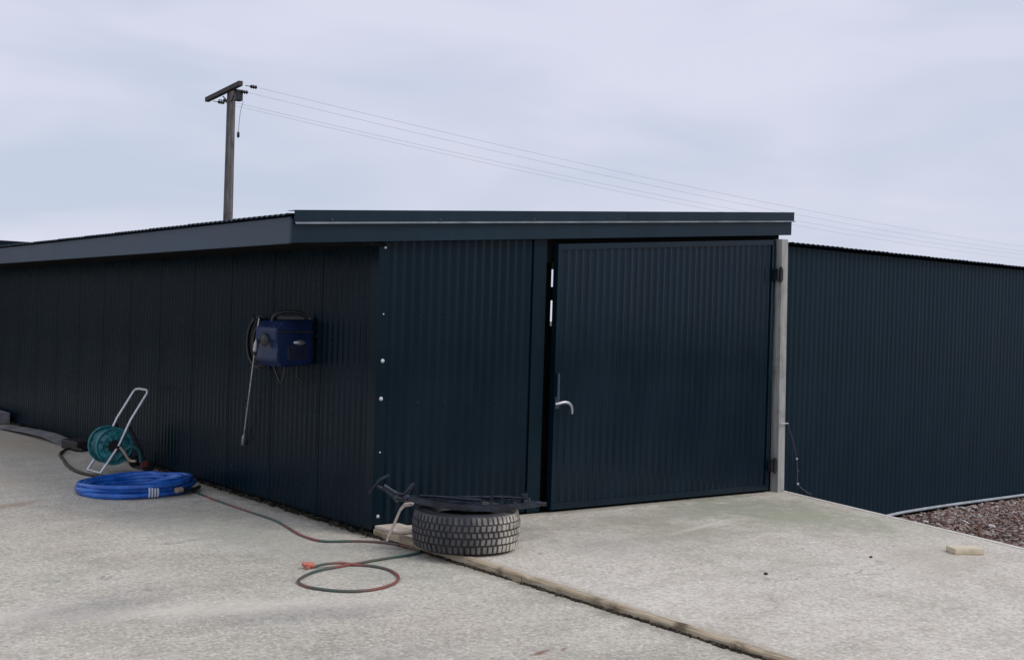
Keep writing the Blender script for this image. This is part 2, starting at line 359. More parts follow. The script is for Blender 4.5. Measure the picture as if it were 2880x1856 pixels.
ys = [-0.012, -0.3, -0.7, -1.2, -1.8, -2.5, -3.3, -4.2, -5.5, -7, -9, -12]
m = slab_grid(lambda y: (BW + 0.002, pad_edge(y) - 0.052), ys[::-1], padz, -0.45, 16)
tag(m.build('concrete_pad', M_PAD), 'raised concrete pad in front of the shed door, tinged green', kind='structure')
m = MB()
for a, b in zip(ys[:-1], ys[1:]):
    za, zb_ = padz(pad_edge(a), a) + 0.004, padz(pad_edge(b), b) + 0.004
    m.hexa([(pad_edge(b) - 0.05, b, -0.45), (pad_edge(b), b, -0.45), (pad_edge(a), a, -0.45), (pad_edge(a) - 0.05, a, -0.45),
            (pad_edge(b) - 0.05, b, zb_), (pad_edge(b), b, zb_), (pad_edge(a), a, za), (pad_edge(a) - 0.05, a, za)])
tag(m.build('kerb', M_RIM), 'pale trowelled edge of the concrete pad beside the gravel', kind='structure')

# ================================================================== the shed
shed = thing('farm_shed', 'long dark blue corrugated steel shed with low pitched roof and side door', 'shed')
P = 0.0762; AMP = 0.0068
sheet_cache = {}
def sheet_mesh(npitch, z0, zl, zr, mat, key, amp=None, lap=0.0035):
    """corrugated sheet in local coordinates: u along +x, corrugation along +y (outward is -y), base z0, top zl..zr"""
    kk = (npitch, round(z0, 4), round(zl, 4), round(zr, 4), key)
    if kk in sheet_cache: return sheet_cache[kk]
    m = MB(); seg = max(2, int(npitch * 8)); w = npitch * P
    for off, flip in ((0.0, 0), (0.0012, 1)):
        vs = []
        for i in range(seg + 1):
            u = w * i / seg; y = -(amp or AMP) * math.cos(2 * math.pi * u / P) - lap * (i / seg) + off
            for q in (0, 0.5, 1): vs.append((u, y, z0 + (zl + (zr - zl) * i / seg - z0) * q))
        fs = []
        for i in range(seg):
            for q in range(2): fs.append((3 * i + q, 3 * i + 3 + q, 3 * i + 4 + q, 3 * i + 1 + q))
        m.add(vs, fs, True)
    me = m.mesh('wall_sheet', mat); sheet_cache[kk] = me; return me
COV = 10 * P
# left wall: seen from outside (-x); local +x runs towards +... the wall is laid from far to near
LW = 11.5; SB = 0.035
nl = int(math.ceil(LW / COV))
for i in range(nl):
    y1 = 0.012 + COV * (i + 1) + 0.5 * P
    o = link('wall_sheet', sheet_mesh(10.5, SB, 1.99, 1.99, M_WALL, 'L', 0.0052, 0.0022), shed, (0.0, y1, 0.0), (0, 0, -math.pi / 2))
def barge(x): return 1.95 + 0.0795 * (x + 0.68)          # underside of the front barge board
# front wall left of the door
for i in range(2):
    x0 = 0.03 + COV * i; n = 10.5 if i == 0 else 8.3
    link('wall_sheet', sheet_mesh(n, SB + 0.02, barge(x0) + 0.06, barge(x0 + n * P) + 0.06, M_WALL, 'F', 0.0048), shed, (x0, 0.0, 0.0))
# flat corner and jamb flashings
m = MB(); m.box(-0.013, 0.070, -0.0155, -0.0130, 0.05, 2.0); m.box(-0.0155, -0.013, -0.0155, 0.085, 0.045, 1.985); m.build('corner_flashing', M_WALL, shed)
m = MB(); m.box(1.355, 1.482, -0.0155, -0.013, 0.045, barge(1.45) + 0.04); m.box(1.4795, 1.482, -0.013, 0.06, 0.045, barge(1.45) + 0.04); m.build('jamb_flashing', M_WALL, shed)
for z, big in ((1.966, .8), (1.512, .45), (1.193, 1.25), (0.935, 1.25), (0.569, .5), (0.132, 1.1)):
    m = MB(); mt = Matrix.Translation((0.034 + U(-.004, .004), -0.0157, z)) @ Matrix.Rotation(math.pi / 2, 4, 'X')
    r = 0.0115 * big; m.lathe([(0, 0.007), (r * .55, 0.007), (r * .6, 0.003), (r, 0.002), (r, 0)], 12, mt); m.build('roofing_screw', M_WASH, shed)
def screws(pts, parent, axis):
    m = MB()
    for p in pts:
        mt = Matrix.Translation(p) @ (Matrix.Rotation(math.pi / 2, 4, 'X') if axis == 'y' else Matrix.Rotation(-math.pi / 2, 4, 'Y'))
        m.lathe([(0, 0.006), (0.004, 0.006), (0.0045, 0.002), (0.007, 0.001), (0.007, 0)], 6, mt)
    o = m.build('sheet_screws', M_ROOF, parent); o['kind'] = 'stuff'
screws([(-AMP - 0.0025, 0.012 + COV * 15.5 - P * (3 * i) - 0.5 * P, z + U(-.004, .004)) for i in range(50) for z in (0.22, 0.78, 1.34, 1.84)], shed, 'x')
screws([(0.03 + P * (3 * i + 1), -AMP - 0.002, z) for i in range(6) for z in (0.22, 0.9, 1.5, 1.9)], shed, 'y')
# bottom plates behind the sheet feet
m = MB(); m.box(0.012, 0.06, 0.03, LW, -0.02, 0.16); m.build('bottom_plate', M_DARK, shed)
m = MB(); m.box(0.06, 1.475, 0.012, 0.06, -0.02, 0.16); m.build('bottom_plate', M_DARK, shed)
# inside framing seen through the gap beside the door
m = MB(); m.box(1.44, 1.634, 0.10, 0.19, 0.0, 2.25); m.build('jamb_stud', M_DARK, shed)
m = MB(); m.box(1.662, 1.78, 0.10, 0.103, 0.0, 2.25); m.build('jamb_stud', M_DARK, shed)
m = MB(); m.box(1.619, 1.70, 0.11, 0.15, 1.66, 1.765); m.box(1.619, 1.70, 0.11, 0.15, 0.0, 1.46); m.build('latch_rail', M_DARK, shed)
m = MB(); m.hexa([(1.40, 0.03, 1.93), (4.33, 0.03, 2.23), (4.33, 0.095, 2.23), (1.40, 0.095, 1.93), (1.40, 0.03, 2.14), (4.33, 0.03, 2.375), (4.33, 0.095, 2.375), (1.40, 0.095, 2.14)]); m.build('lintel', M_DARK, shed)
# rear and inner walls, closing the building
m = MB(); m.box(0.02, 4.40, LW, LW + 0.06, -0.45, 2.46); m.build('rear_wall', M_WALL, shed)
m = MB(); m.box(4.34, 4.40, 5.06, LW - 0.002, -0.45, 2.44); m.box(4.34, 4.40, 0.10, 5.0, 2.24, 2.44); m.build('inner_wall', M_WALL, shed)
m = MB(); m.box(0.05, 4.44, 0.21, LW - 0.01, -0.40, -0.02); m.build('shed_floor', M_DARK, shed)
# roof sheets: corrugations run up the slope from the left eave
RS = 0.0795
def roof_mesh():
    m = MB(); n = 10.5; seg = int(n * 8); x0, x1 = -0.735, 4.41
    for off in (0.0, -0.0012):
        vs = []
        for i in range(seg + 1):
            y = n * P * i / seg; d = AMP * math.cos(2 * math.pi * y / P) + 0.0035 * (i / seg) + off
            for x in (x0, x1): vs.append((x, y, 2.131 + RS * (x + 0.70) + d))
        m.add(vs, [(2 * i, 2 * i + 1, 2 * i + 3, 2 * i + 2) for i in range(seg)], True)
    return m.mesh('roof_sheet', M_ROOF)
rme = roof_mesh()
for i in range(16): link('roof_sheet', rme, shed, (0, -0.04 + COV * i, 0))
# eave fascia, soffit, front barge with cap flashing and its kicked-out lip
m = MB(); m.box(-0.70, -0.682, -0.028, 12.0, 1.945, 2.117, 0.004); m.build('eave_fascia', M_EAVE, shed)
m = MB(); m.box(-0.6815, 0.03, -0.026, 11.9, 1.972, 1.984); m.build('soffit', M_DARK, shed)
for yy in (-0.0255, 11.985):
    m = MB(); m.box(-0.681, 0.03, yy, yy + 0.005, 1.9845, 2.128); m.build('eave_end', M_DARK, shed)
def strip(m, x0, x1, y0, y1, b, t, xo=0.0):
    m.hexa([(x0, y0, barge(x0) + b), (x1, y0, barge(x1) + b), (x1, y1, barge(x1) + b), (x0, y1, barge(x0) + b),
            (x0, y0, barge(x0) + t), (x1, y0, barge(x1) + t), (x1, y1, barge(x1) + t), (x0, y1, barge(x0) + t)])
m = MB(); strip(m, -0.705, 4.392, -0.062, -0.032, 0.0, 0.150); m.build('barge_board', M_TRIM, shed)
m = MB(); strip(m, -0.690, 2.31, -0.075, -0.0635, 0.132, 0.204); strip(m, 2.285, 4.408, -0.0772, -0.0752, 0.131, 0.2055); strip(m, 2.311, 4.408, -0.0750, -0.0635, 0.132, 0.204); strip(m, -0.690, 4.408, -0.0735, 0.03, 0.2060, 0.2085); m.build('cap_flashing', M_TRIM, shed)
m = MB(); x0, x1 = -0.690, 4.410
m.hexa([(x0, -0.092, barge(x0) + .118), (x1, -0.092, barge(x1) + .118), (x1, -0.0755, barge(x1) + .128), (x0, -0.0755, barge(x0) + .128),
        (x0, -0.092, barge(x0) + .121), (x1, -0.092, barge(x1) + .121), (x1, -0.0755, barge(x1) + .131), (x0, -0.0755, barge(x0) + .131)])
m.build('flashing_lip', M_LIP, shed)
x = -0.42
while x < 4.35:
    m = MB(); mt = Matrix.Translation((x, -0.0755, barge(x) + 0.142)) @ Matrix.Rotation(math.pi / 2, 4, 'X')
    m.lathe([(0, 0.005), (0.006, 0.004), (0.010, 0)], 8, mt); m.build('rivet', M_BLACK, shed); x += 0.86

# ---- door
door = link('door', MB().mesh('door', M_DOOR), shed)
dx0, dx1 = 1.566, 4.190
def dtop(x): return 2.092 + 0.0795 * (x - 1.62)
def dbot(x): return padz(x, -0.05) + 0.022
mm = MB(); fr = 0.045
for (a, b, zb0, zb1, zt0, zt1) in ((dx0, dx1, dbot, dbot, lambda x: dbot(x) + .05, None), (dx0, dx1, lambda x: dtop(x) - .045, None, dtop, None)):
    mm.hexa([(a, -0.052, zb0(a)), (b, -0.052, zb0(b)), (b, 0.0, zb0(b)), (a, 0.0, zb0(a)), (a, -0.052, zt0(a)), (b, -0.052, zt0(b)), (b, 0.0, zt0(b)), (a, 0.0, zt0(a))])
mm.box(dx0, dx0 + 0.035, -0.0535, 0.002, dbot(dx0) + .051, dtop(dx0) - .046); mm.box(dx1 - 0.05, dx1, -0.0535, 0.002, dbot(dx1) + .051, dtop(dx1) - .046)
mm.box(dx0 + .04, dx1 - .05, -0.012, -0.002, 0.09, 2.05)
door.data = mm.mesh('door', M_DOOR)
xx = dx0 + 0.036
while xx < dx1 - 0.06:
    n = min(10.5, (dx1 - 0.052 - xx) / P)
    link('door_sheet', sheet_mesh(n, dbot(xx) + 0.03, dtop(xx) - .03, dtop(xx + n * P) - .03, M_DOOR, 'D'), door, (xx, -0.034, 0)); xx += COV
m = MB(); m.tube([(1.592, -0.068, 0.90), (1.592, -0.068, 1.10)], 0.011, 8); m.box(1.572, 1.612, -0.0648, -0.054, 0.83, 0.92, 0.003); m.build('latch_bolt', M_EAVE, door)
m = MB()
hp = smooth_path([(1.552, -0.085, 0.868), (1.58, -0.095, 0.873), (1.63, -0.105, 0.882), (1.672, -0.108, 0.872), (1.702, -0.105, 0.842), (1.712, -0.10, 0.792)], 5)
m.tube(hp, [0.0095 + 0.003 * math.sin(i / len(hp) * 3.1) for i in range(len(hp))], 8); m.tube([(1.593, -0.054, 0.876), (1.593, -0.10, 0.876)], 0.012, 8); m.build('handle', M_ZINC, door)
for z in (1.98, 0.25):
    m = MB(); m.box(4.165, 4.245, -0.103, -0.0545, z - 0.055, z + 0.055, 0.006); m.tube([(4.20, -0.108, z - 0.07), (4.20, -0.108, z + 0.07)], 0.013, 8); m.build('hinge', M_BLACK, door)
# pale timber door post
m = MB(); m.box(-0.046, 0.046, -0.046, 0.046, 0.0, 2.325, 0.005)
post = m.build('door_post', M_POST, shed, (4.312, -0.055, -0.02)); post.rotation_euler = (0, math.radians(-1.4), 0)
post['label'] = 'pale weathered square timber post right of the door'

# ================================================================== side shed to the right
side = thing('side_shed', 'lower dark blue corrugated shed wing on the right beside the gravel', 'shed')
nr = 11
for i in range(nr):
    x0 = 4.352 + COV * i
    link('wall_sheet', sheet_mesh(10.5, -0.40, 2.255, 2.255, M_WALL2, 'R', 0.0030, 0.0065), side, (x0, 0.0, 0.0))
X1 = 4.352 + COV * nr
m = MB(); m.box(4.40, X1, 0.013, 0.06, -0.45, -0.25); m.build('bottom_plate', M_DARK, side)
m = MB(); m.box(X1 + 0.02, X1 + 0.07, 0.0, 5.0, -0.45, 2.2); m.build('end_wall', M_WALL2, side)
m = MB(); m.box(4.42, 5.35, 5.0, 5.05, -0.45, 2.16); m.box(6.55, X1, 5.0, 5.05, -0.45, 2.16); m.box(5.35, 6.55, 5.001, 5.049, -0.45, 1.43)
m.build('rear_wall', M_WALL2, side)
def roof2():
    m = MB(); n = 10.5; seg = int(n * 8)
    for off in (0.0, -0.0012):
        vs = []
        for i in range(seg + 1):
            x = n * P * i / seg; d = AMP * math.cos(2 * math.pi * x / P) + 0.0035 * (i / seg) + off
            for y, z in ((-0.085, 2.283), (5.2, 2.21)): vs.append((x, y, z + d))
        m.add(vs, [(2 * i, 2 * i + 1, 2 * i + 3, 2 * i + 2) for i in range(seg)], True)
    return m.mesh('roof_sheet', M_ROOF)
r2 = roof2()
for i in range(nr): link('roof_sheet', r2, side, (4.395 + COV * i, 0, 0))
m = MB(); m.box(4.42, X1, 0.013, 0.06, 2.17, 2.262); m.build('top_plate', M_DARK, side)

# ================================================================== far shed behind on the left
far = thing('distant_shed', 'distant building with dark roof edge just above the left eave', 'shed', (-3.5, 19.5, -0.46))
m = MB(); m.box(-9, 6.2, -1.6, 5, 0.0, 2.95); m.build('wall', M_GRAYP, far)
m = MB(); m.box(-9.3, 6.5, -1.93, -1.88, 2.98, 3.155); m.build('fascia', M_PIPE, far)
m = MB(); m.hexa([(-9.4, -2.0, 3.16), (6.6, -2.0, 3.16), (6.6, 5.2, 3.02), (-9.4, 5.2, 3.02), (-9.4, -2.0, 3.215), (6.6, -2.0, 3.215), (6.6, 5.2, 3.075), (-9.4, 5.2, 3.075)]); m.build('roof', M_ROOF, far)

# ================================================================== utility pole and lines
pole = thing('utility_pole', 'weathered timber power pole with slanting crossarm behind the shed roof', 'power pole', (8.43, 20.64, -0.46))
m = MB(); pts = []; rs = []
for i in range(10):
    t = i / 9; pts.append((0, 0, 7.62 * t)); rs.append(0.142 - 0.034 * t)
m.tube(pts, rs, 14); m.build('pole', M_POLE, pole)
A0 = Vector((0.03, 1.42, 7.52)); A1 = Vector((-0.30, -1.29, 7.56))
d = (A1 - A0).normalized(); ang = math.atan2(d.y, d.x)
ao = Vector((-0.19, 0.0, 0.0))
m = MB(); m.box(-1.37, 1.37, -0.055, 0.055, -0.06, 0.06, 0.01)
arm = m.build('crossarm', M_ARM, pole); arm.location = (A0 + A1) / 2 + Vector((-0.06, 0, 0)); arm.rotation_euler = (0, 0, ang)
m = MB(); m.tube([(-0.03, -0.09, 7.30), (-0.10, -0.45, 7.50)], 0.018, 6); m.tube([(-0.03, 0.09, 7.30), (-0.02, 0.45, 7.50)], 0.018, 6); m.build('arm_brace', M_BLKMET, pole)
def insulator(p, s=1.0):
    m = MB(); mt = Matrix.Translation(p) @ Matrix.Rotation(math.pi / 2, 4, 'Y')
    m.lathe([(0, -0.10 * s), (0.03 * s, -0.10 * s), (0.055 * s, -0.06 * s), (0.03 * s, -0.03 * s), (0.06 * s, 0.0), (0.03 * s, 0.03 * s), (0.055 * s, 0.07 * s), (0.02 * s, 0.10 * s), (0, 0.10 * s)], 12, mt)
    m.tube([(p[0] - 0.22, p[1], p[2]), (p[0] - .08, p[1], p[2])], 0.01, 6)
    return m
for p in ((-0.02, -1.30, 7.50), (0.02, -0.72, 7.46), (0.08, 0.45, 7.40), (0.12, 0.86, 7.42)):
    insulator(p, 0.9).build('insulator', M_BLACK, pole)
m = MB(); m.box(-0.09, 0.09, -0.09, 0.09, -0.14, 0.14, 0.02); m.tube([(-0.12, 0, 0.16), (0.0, 0, 0.12)], 0.015, 6); m.build('fuse_box', M_BLACK, pole, (-0.10, -0.62, 7.37))
m = MB(); m.tube(smooth_path([(0.05, -0.6, 7.25), (0.0, -0.56, 7.0), (-0.02, -0.54, 6.7), (-0.03, -0.53, 6.45)], 4), 0.006, 5)
m.lathe([(0, -0.08), (0.035, -0.05), (0.035, 0.06), (0, 0.09)], 8, Matrix.Translation((-0.03, -0.53, 6.40))); m.build('tail_wire', M_BLACK, pole)
wl = ['uppermost of the thin power lines running right from the pole', 'second highest thin power line running right from the pole',
      'third highest thin power line running right from the pole', 'lowest of the thin power lines running right from the pole']
for (py, pz, bz, by, sg), lb in zip(((-1.30, 7.50, 6.5, 19.3, 1.2), (-0.72, 7.46, 6.42, 20.1, 1.25), (0.45, 7.40, 6.38, 21.2, 1.2), (0.86, 7.42, 6.2, 21.8, 1.25)), wl):
    a = Vector((8.43 + 0.12, 20.64 + py, pz - 0.46)); b = Vector((82, by, bz)); pt = []
    for i in range(49):
        t = i / 48; q = a.lerp(b, t); q.z -= sg * 4 * t * (1 - t); pt.append(q)
    m = MB(); m.tube(pt, 0.0036, 5); tag(m.build('power_line', M_WIRE), lb, 'power line', 'power lines strung from the pole')

# ================================================================== timber edging between yard and pad
def edging(y0, y1, lab, tilt=0.0):
    m = MB(); n = max(2, int(abs(y1 - y0) / 0.06)); secs = []; wob = 0.0
    for i in range(n + 1):
        y = y0 + (y1 - y0) * i / n; wob = 0.8 * wob + U(-.0022, .0022); zt = step(y) + 0.003 + wob + (U(-.010, 0) if rnd() < .10 else 0); j = 0.8 * wob + U(-.0025, .0025)
        secs.append([(0.0 + j, y, -0.08), (BW, y, -0.08), (BW, y, zt), (0.008 + j, y, zt), (0.0 + j, y, zt - 0.008)])
    vs = [v for s_ in secs for v in s_]; fs = []
    for i in range(n):
        for q in range(5): fs.append((5 * i + q, 5 * i + (q + 1) % 5, 5 * i + 5 + (q + 1) % 5, 5 * i + 5 + q))
    fs += [(4, 3, 2, 1, 0), tuple(5 * n + q for q in range(5))]
    m.add(vs, fs); o = m.build('edging_board', M_BOARD); tag(o, lab, 'timber board', 'timber edging boards between the two slabs'); return o
edging(-0.02, -0.50, 'short timber edging board starting at the shed corner')
edging(-0.508, -1.60, 'timber edging board running in front of the tyre')
edging(-1.609, -6.5, 'long timber edging board reaching the bottom edge of the photo')
# knots and rot patches are small dark chips let into the board face
# ================================================================== gravel bed
m = MB(); m.add([(3.0, -9, -0.405), (16, -9, -0.43), (16, 0.02, -0.43), (4.55, 0.02, -0.425)], [(0, 1, 2, 3)])
tag(m.build('gravel_bed', M_GRAVELB), 'reddish soil bed under the gravel by the side shed', kind='structure')
ico = []
for s_ in range(5):
    bm = bmesh.new(); bmesh.ops.create_icosphere(bm, subdivisions=1, radius=1)
    for v in bm.verts: v.co *= U(0.65, 1.25)
    bm.verts.index_update(); ico.append(([tuple(v.co) for v in bm.verts], [tuple(v.index for v in f.verts) for f in bm.faces])); bm.free()
m = MB()
for i in range(9000):
    x = U(4.9, 11.5); y = -0.06 - abs(random.gauss(0, 1.0)) * 1.1
    if y < -4 or x < pad_edge(y) + 0.03: continue
    r = random.choice((0.009, 0.012, 0.016, 0.022)) * U(0.7, 1.3)
    if rnd() < 0.02: r *= 1.9
    vs, fs = random.choice(ico); mt = Matrix.Translation((x, y, -0.415 + r * 0.35 + U(0, 0.012))) @ Matrix.Rotation(U(0, 6.3), 4, 'Z') @ Matrix.Diagonal((r * U(.8, 1.5), r, r * U(.4, .8), 1))
    m.add([mt @ Vector(v) for v in vs], fs)
tag(m.build('gravel', M_STONE), 'loose purple brown gravel beside the pad on the right', 'gravel', kind='stuff')
m = MB(); m.tube(smooth_path([(5.9, -0.02, -0.405), (6.36, -0.03, -0.375), (7.1, -0.04, -0.365), (7.8, -0.05, -0.365), (8.9, -0.10, -0.36), (11.5, -0.14, -0.36)], 6), 0.016, 8)
tag(m.build('conduit', M_PIPE), 'thin pale grey pipe lying along the foot of the right wall', 'pipe')
# cord hanging from the post
cord = thing('hanging_cord', 'thin cord hanging from the pale post against the right wall', 'cord', (4.375, -0.12, 0.0))
m = MB(); m.tube(smooth_path([(-0.02, 0.0, 0.625), (0.12, 0.045, 0.46), (0.225, 0.075, 0.29), (0.25, 0.08, 0.17), (0.262, 0.08, 0.05), (0.36, 0.083, -0.02), (0.48, 0.085, -0.07)], 6), 0.0045, 6); m.build('line', M_ROPE, cord)
for p in ((0.225, 0.074, 0.282), (0.257, 0.076, 0.045), (0.25, 0.076, 0.165)):
    m = MB(); m.lathe([(0, -0.012), (0.010, -0.006), (0.013, 0.004), (0, 0.014)], 8, Matrix.Translation(p)); m.build('knot', M_KNOT if p[2] != 0.165 else M_ROPE, cord)
m = MB(); m.tube([(-0.125, -0.002, 0.628), (-0.02, -0.002, 0.63)], 0.006, 6); m.build('tie', M_KNOT, cord)

# ================================================================== leaf litter along the left wall
m = MB()
for i in range(1500):
    y = U(-0.05, 9.6); x = -0.012 - abs(random.gauss(0, 0.022)) - (0.02 if rnd() < .06 else 0)
    if x < -0.13: continue
    s_ = U(0.008, 0.024); a = U(0, 6.3); z = 0.004 + U(0, 0.018); t1, t2 = U(-.6, .6), U(-.6, .6)
    mt = Matrix.Translation((x, y, z)) @ Matrix.Rotation(a, 4, 'Z') @ Matrix.Rotation(t1, 4, 'X') @ Matrix.Rotation(t2, 4, 'Y')
    m.add([mt @ Vector(v) for v in ((-s_, -s_ * .5, 0), (s_ * .2, -s_ * .6, .002), (s_, 0.1 * s_, 0), (0, s_ * .6, .003), (-s_ * .9, s_ * .3, 0))], [(0, 1, 2, 3, 4)])
tag(m.build('leaf_litter', M_LEAF), 'dark leaves and dirt along the foot of the left wall', 'litter', kind='stuff')

m = MB()  # dark crumbs and strip: joint dirt that also draws the timber's shadow line
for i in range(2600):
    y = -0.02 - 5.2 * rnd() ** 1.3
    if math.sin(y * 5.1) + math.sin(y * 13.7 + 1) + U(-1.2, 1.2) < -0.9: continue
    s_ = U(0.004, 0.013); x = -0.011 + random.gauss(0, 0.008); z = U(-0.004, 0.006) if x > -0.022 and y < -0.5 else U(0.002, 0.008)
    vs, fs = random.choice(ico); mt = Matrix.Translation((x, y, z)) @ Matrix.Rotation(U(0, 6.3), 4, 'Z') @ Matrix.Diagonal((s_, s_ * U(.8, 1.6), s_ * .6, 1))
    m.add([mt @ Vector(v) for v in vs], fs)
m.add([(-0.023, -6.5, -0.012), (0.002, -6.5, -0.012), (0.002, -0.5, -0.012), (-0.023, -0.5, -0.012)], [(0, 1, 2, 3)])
tag(m.build('joint_dirt_shade', M_DIRTSHADE), 'dark dirt in the joint, drawing the shadow line along the timber edging', 'dirt', kind='stuff')

# ================================================================== tyre
TC = Vector((0.20, -0.80, padz(0.2, -0.8) + 0.001))
tyre = thing('car_tyre', 'worn treaded tyre lying flat on the pad by the shed corner', 'tyre', TC)
RO, TH = 0.338, 0.252
prof = [(0.205, 0.045), (0.225, 0.018), (0.275, 0.0), (0.305, 0.006), (0.326, 0.026), (RO - 0.004, 0.06), (RO, TH / 2), (RO - 0.004, TH - 0.06), (0.326, TH - 0.026), (0.305, TH - 0.006), (0.275, TH), (0.225, TH - 0.018), (0.205, TH - 0.045), (0.195, TH - 0.05), (0.30, TH - 0.07), (0.31, TH / 2), (0.30, 0.07), (0.195, 0.05)]
m = MB(); m.lathe(prof, 64, closed=True); m.build('carcass', M_TYRE, tyre)
m = MB(); nb = 58
def blk(a0, a1, z0, z1, r0, r1, sk=0.0, tz=0.0):
    pts = []
    for r in (r0, r1):
        sh = 0.10 * (a1 - a0) if r == r1 else 0; dz = 0.0025 if r == r1 else 0
        for (a, z) in ((a0 + sh, z0 + dz), (a1 - sh, z0 + dz), (a1 - sh + sk, z1 - dz), (a0 + sh + sk, z1 - dz)):
            rr = r - tz * abs(z - TH / 2) ** 2
            pts.append((rr * math.cos(a), rr * math.sin(a), z))
    m.hexa(pts)
da = 2 * math.pi / nb
rows = [(0.017, 0.062, 0.5), (0.071, 0.108, 0.0), (0.117, 0.146, 0.5), (0.155, 0.190, 0.0), (0.195, 0.238, 0.45)]
for j, (z0, z1, ph) in enumerate(rows):
    for i in range(nb):
        a = (i + ph + U(-.03, .03)) * da; w = da * (0.78 if i % 3 else 0.66)
        blk(a, a + w, z0, z1, RO - 0.012, RO + 0.0095 - U(0, .0022) - (0.004 if rnd() < .07 else 0), (0.12 if j in (1, 3) else -0.08) * da, 1.35 if j in (0, 4) else 0.5)
m.build('tread', M_TREAD, tyre)

# ================================================================== black frame lying on the tyre
fa = math.atan2(-0.6287, 0.7770)
fr_ = thing('metal_frame', 'black steel frame with bent levers lying across the top of the tyre', 'metal frame', TC + Vector((0, 0, TH + 0.002)), fa)
m = MB(); near = smooth_path([(-0.37, -0.04, 0.050), (-0.25, -0.09, 0.034), (-0.05, -0.145, 0.020), (0.12, -0.155, 0.020), (0.30, -0.12, 0.030), (0.44, -0.07, 0.040)], 6)
for i in range(len(near) - 1):
    a, b = near[i], near[i + 1]; m.hexa([a + Vector((0, -.012, -.018)), b + Vector((0, -.012, -.018)), b + Vector((0, .012, -.018)), a + Vector((0, .012, -.018)),
                                         a + Vector((0, -.010, .020)), b + Vector((0, -.010, .020)), b + Vector((0, .010, .020)), a + Vector((0, .010, .020))])
m.build('side_rail', M_BLKMET, fr_)
m = MB(); m.tube(smooth_path([(-0.38, 0.02, 0.052), (-0.2, 0.075, 0.040), (0.05, 0.10, 0.045), (0.25, 0.105, 0.052), (0.40, 0.06, 0.048)], 6), 0.013, 8); m.build('side_rail', M_BLKMET, fr_)
m = MB(); pv = [(-0.37, -0.02, 0.062), (-0.20, -0.085, 0.052), (0.02, -0.125, 0.036), (0.10, -0.12, 0.036), (0.10, 0.085, 0.054), (-0.05, 0.085, 0.052), (-0.2, 0.06, 0.056), (-0.37, 0.015, 0.064)]
m.add(pv + [(p[0], p[1], p[2] - 0.008) for p in pv], [(0, 1, 6, 7), (1, 2, 5, 6), (2, 3, 4, 5), (15, 14, 9, 8), (14, 13, 10, 9), (13, 12, 11, 10)] + [(i, (i + 1) % 8, 8 + (i + 1) % 8, 8 + i) for i in range(8)])
m.tube(smooth_path([(-0.30, -0.02, 0.066), (-0.15, -0.02, 0.062), (0.0, -0.045, 0.056), (0.09, -0.05, 0.055)], 4), 0.008, 6); m.build('cover_plate', M_BLKMET, fr_)
for x in (0.155, 0.225, 0.305):
    m = MB(); m.box(x - 0.011, x + 0.011, -0.14 + 0.25 * max(0, x - .2), 0.095, 0.030, 0.058, 0.003); m.build('cross_bar', M_BLKMET, fr_)
m = MB(); m.box(0.345, 0.385, -0.03, 0.05, 0.035, 0.098, 0.004); m.build('bracket', M_BLKMET, fr_)
m = MB(); m.tube([(0.36, -0.05, 0.045), (0.47, -0.037, 0.040)], [0.020, 0.017], 10); m.tube([(0.47, -0.037, 0.040), (0.505, -0.033, 0.039)], 0.013, 10); m.build('tube_end', M_BLKMET, fr_)
m = MB()
for p, r in (((-0.385, 0.0, 0.046), 0.022), ((-0.455, 0.03, 0.040), 0.022)):
    m.lathe([(0, -0.03), (r, -0.028), (r, 0.02), (r * .5, 0.026), (0, 0.026)], 12, Matrix.Translation(p) @ Matrix.Rotation(1.2, 4, 'X'))
m.tube([(-0.36, 0, 0.045), (-0.42, 0.01, 0.035), (-0.475, 0.03, 0.055), (-0.535, 0.03, 0.10)], 0.016, 8); m.build('joint', M_BLKMET, fr_)
m = MB(); m.tube(smooth_path([(-0.535, 0.02, 0.118), (-0.475, 0.02, 0.082), (-0.435, 0.02, 0.066), (-0.395, 0.02, 0.074), (-0.345, 0.02, 0.138)], 5), 0.0125, 8); m.build('lever', M_BLKMET, fr_)
m = MB(); q = smooth_path([(-0.625, 0.02, 0.072), (-0.595, 0.02, 0.112), (-0.555, 0.02, 0.160), (-0.495, 0.02, 0.190)], 5)
for i in range(len(q) - 1):
    a, b = q[i], q[i + 1]; w = 0.030
    m.hexa([a + Vector((0, -w, -.007)), b + Vector((0, -w, -.007)), b + Vector((0, w, -.007)), a + Vector((0, w, -.007)), a + Vector((-.004, -w, .007)), b + Vector((-.004, -w, .007)), b + Vector((-.004, w, .007)), a + Vector((-.004, w, .007))])
m.tube([(-0.58, 0.02, 0.115), (-0.53, 0.03, 0.090)], 0.012, 6); m.build('pedal', M_BLKMET, fr_)

# pale boards by the tyre
def rot_box(name, c, half, az, tilt, mat, bev=0.003):
    m = MB(); m.box(-half[0], half[0], -half[1], half[1], -half[2], half[2], bev)
    o = m.build(name, mat, None, c); o.rotation_euler = (0, tilt, az); return o
o = rot_box('flat_board', (0.105, -0.165, 0.066), (0.10, 0.135, 0.010), 0.05, 0.012, M_PLANK); tag(o, 'pale flat board lying against the foot of the shed corner', 'timber board')
m = MB(); q = [(-0.155, 0.0), (-0.145, 0.030), (-0.105, 0.125), (-0.075, 0.200), (-0.05, 0.228), (0.0, 0.236)]
for (a, b) in zip(q[:-1], q[1:]):
    m.hexa([(a[0], -.05, a[1]), (b[0], -.05, b[1]), (b[0], .05, b[1]), (a[0], .05, a[1]), (a[0] - .014, -.05, a[1] + .008), (b[0] - .012, -.05, b[1] + .010), (b[0] - .012, .05, b[1] + .010), (a[0] - .014, .05, a[1] + .008)])
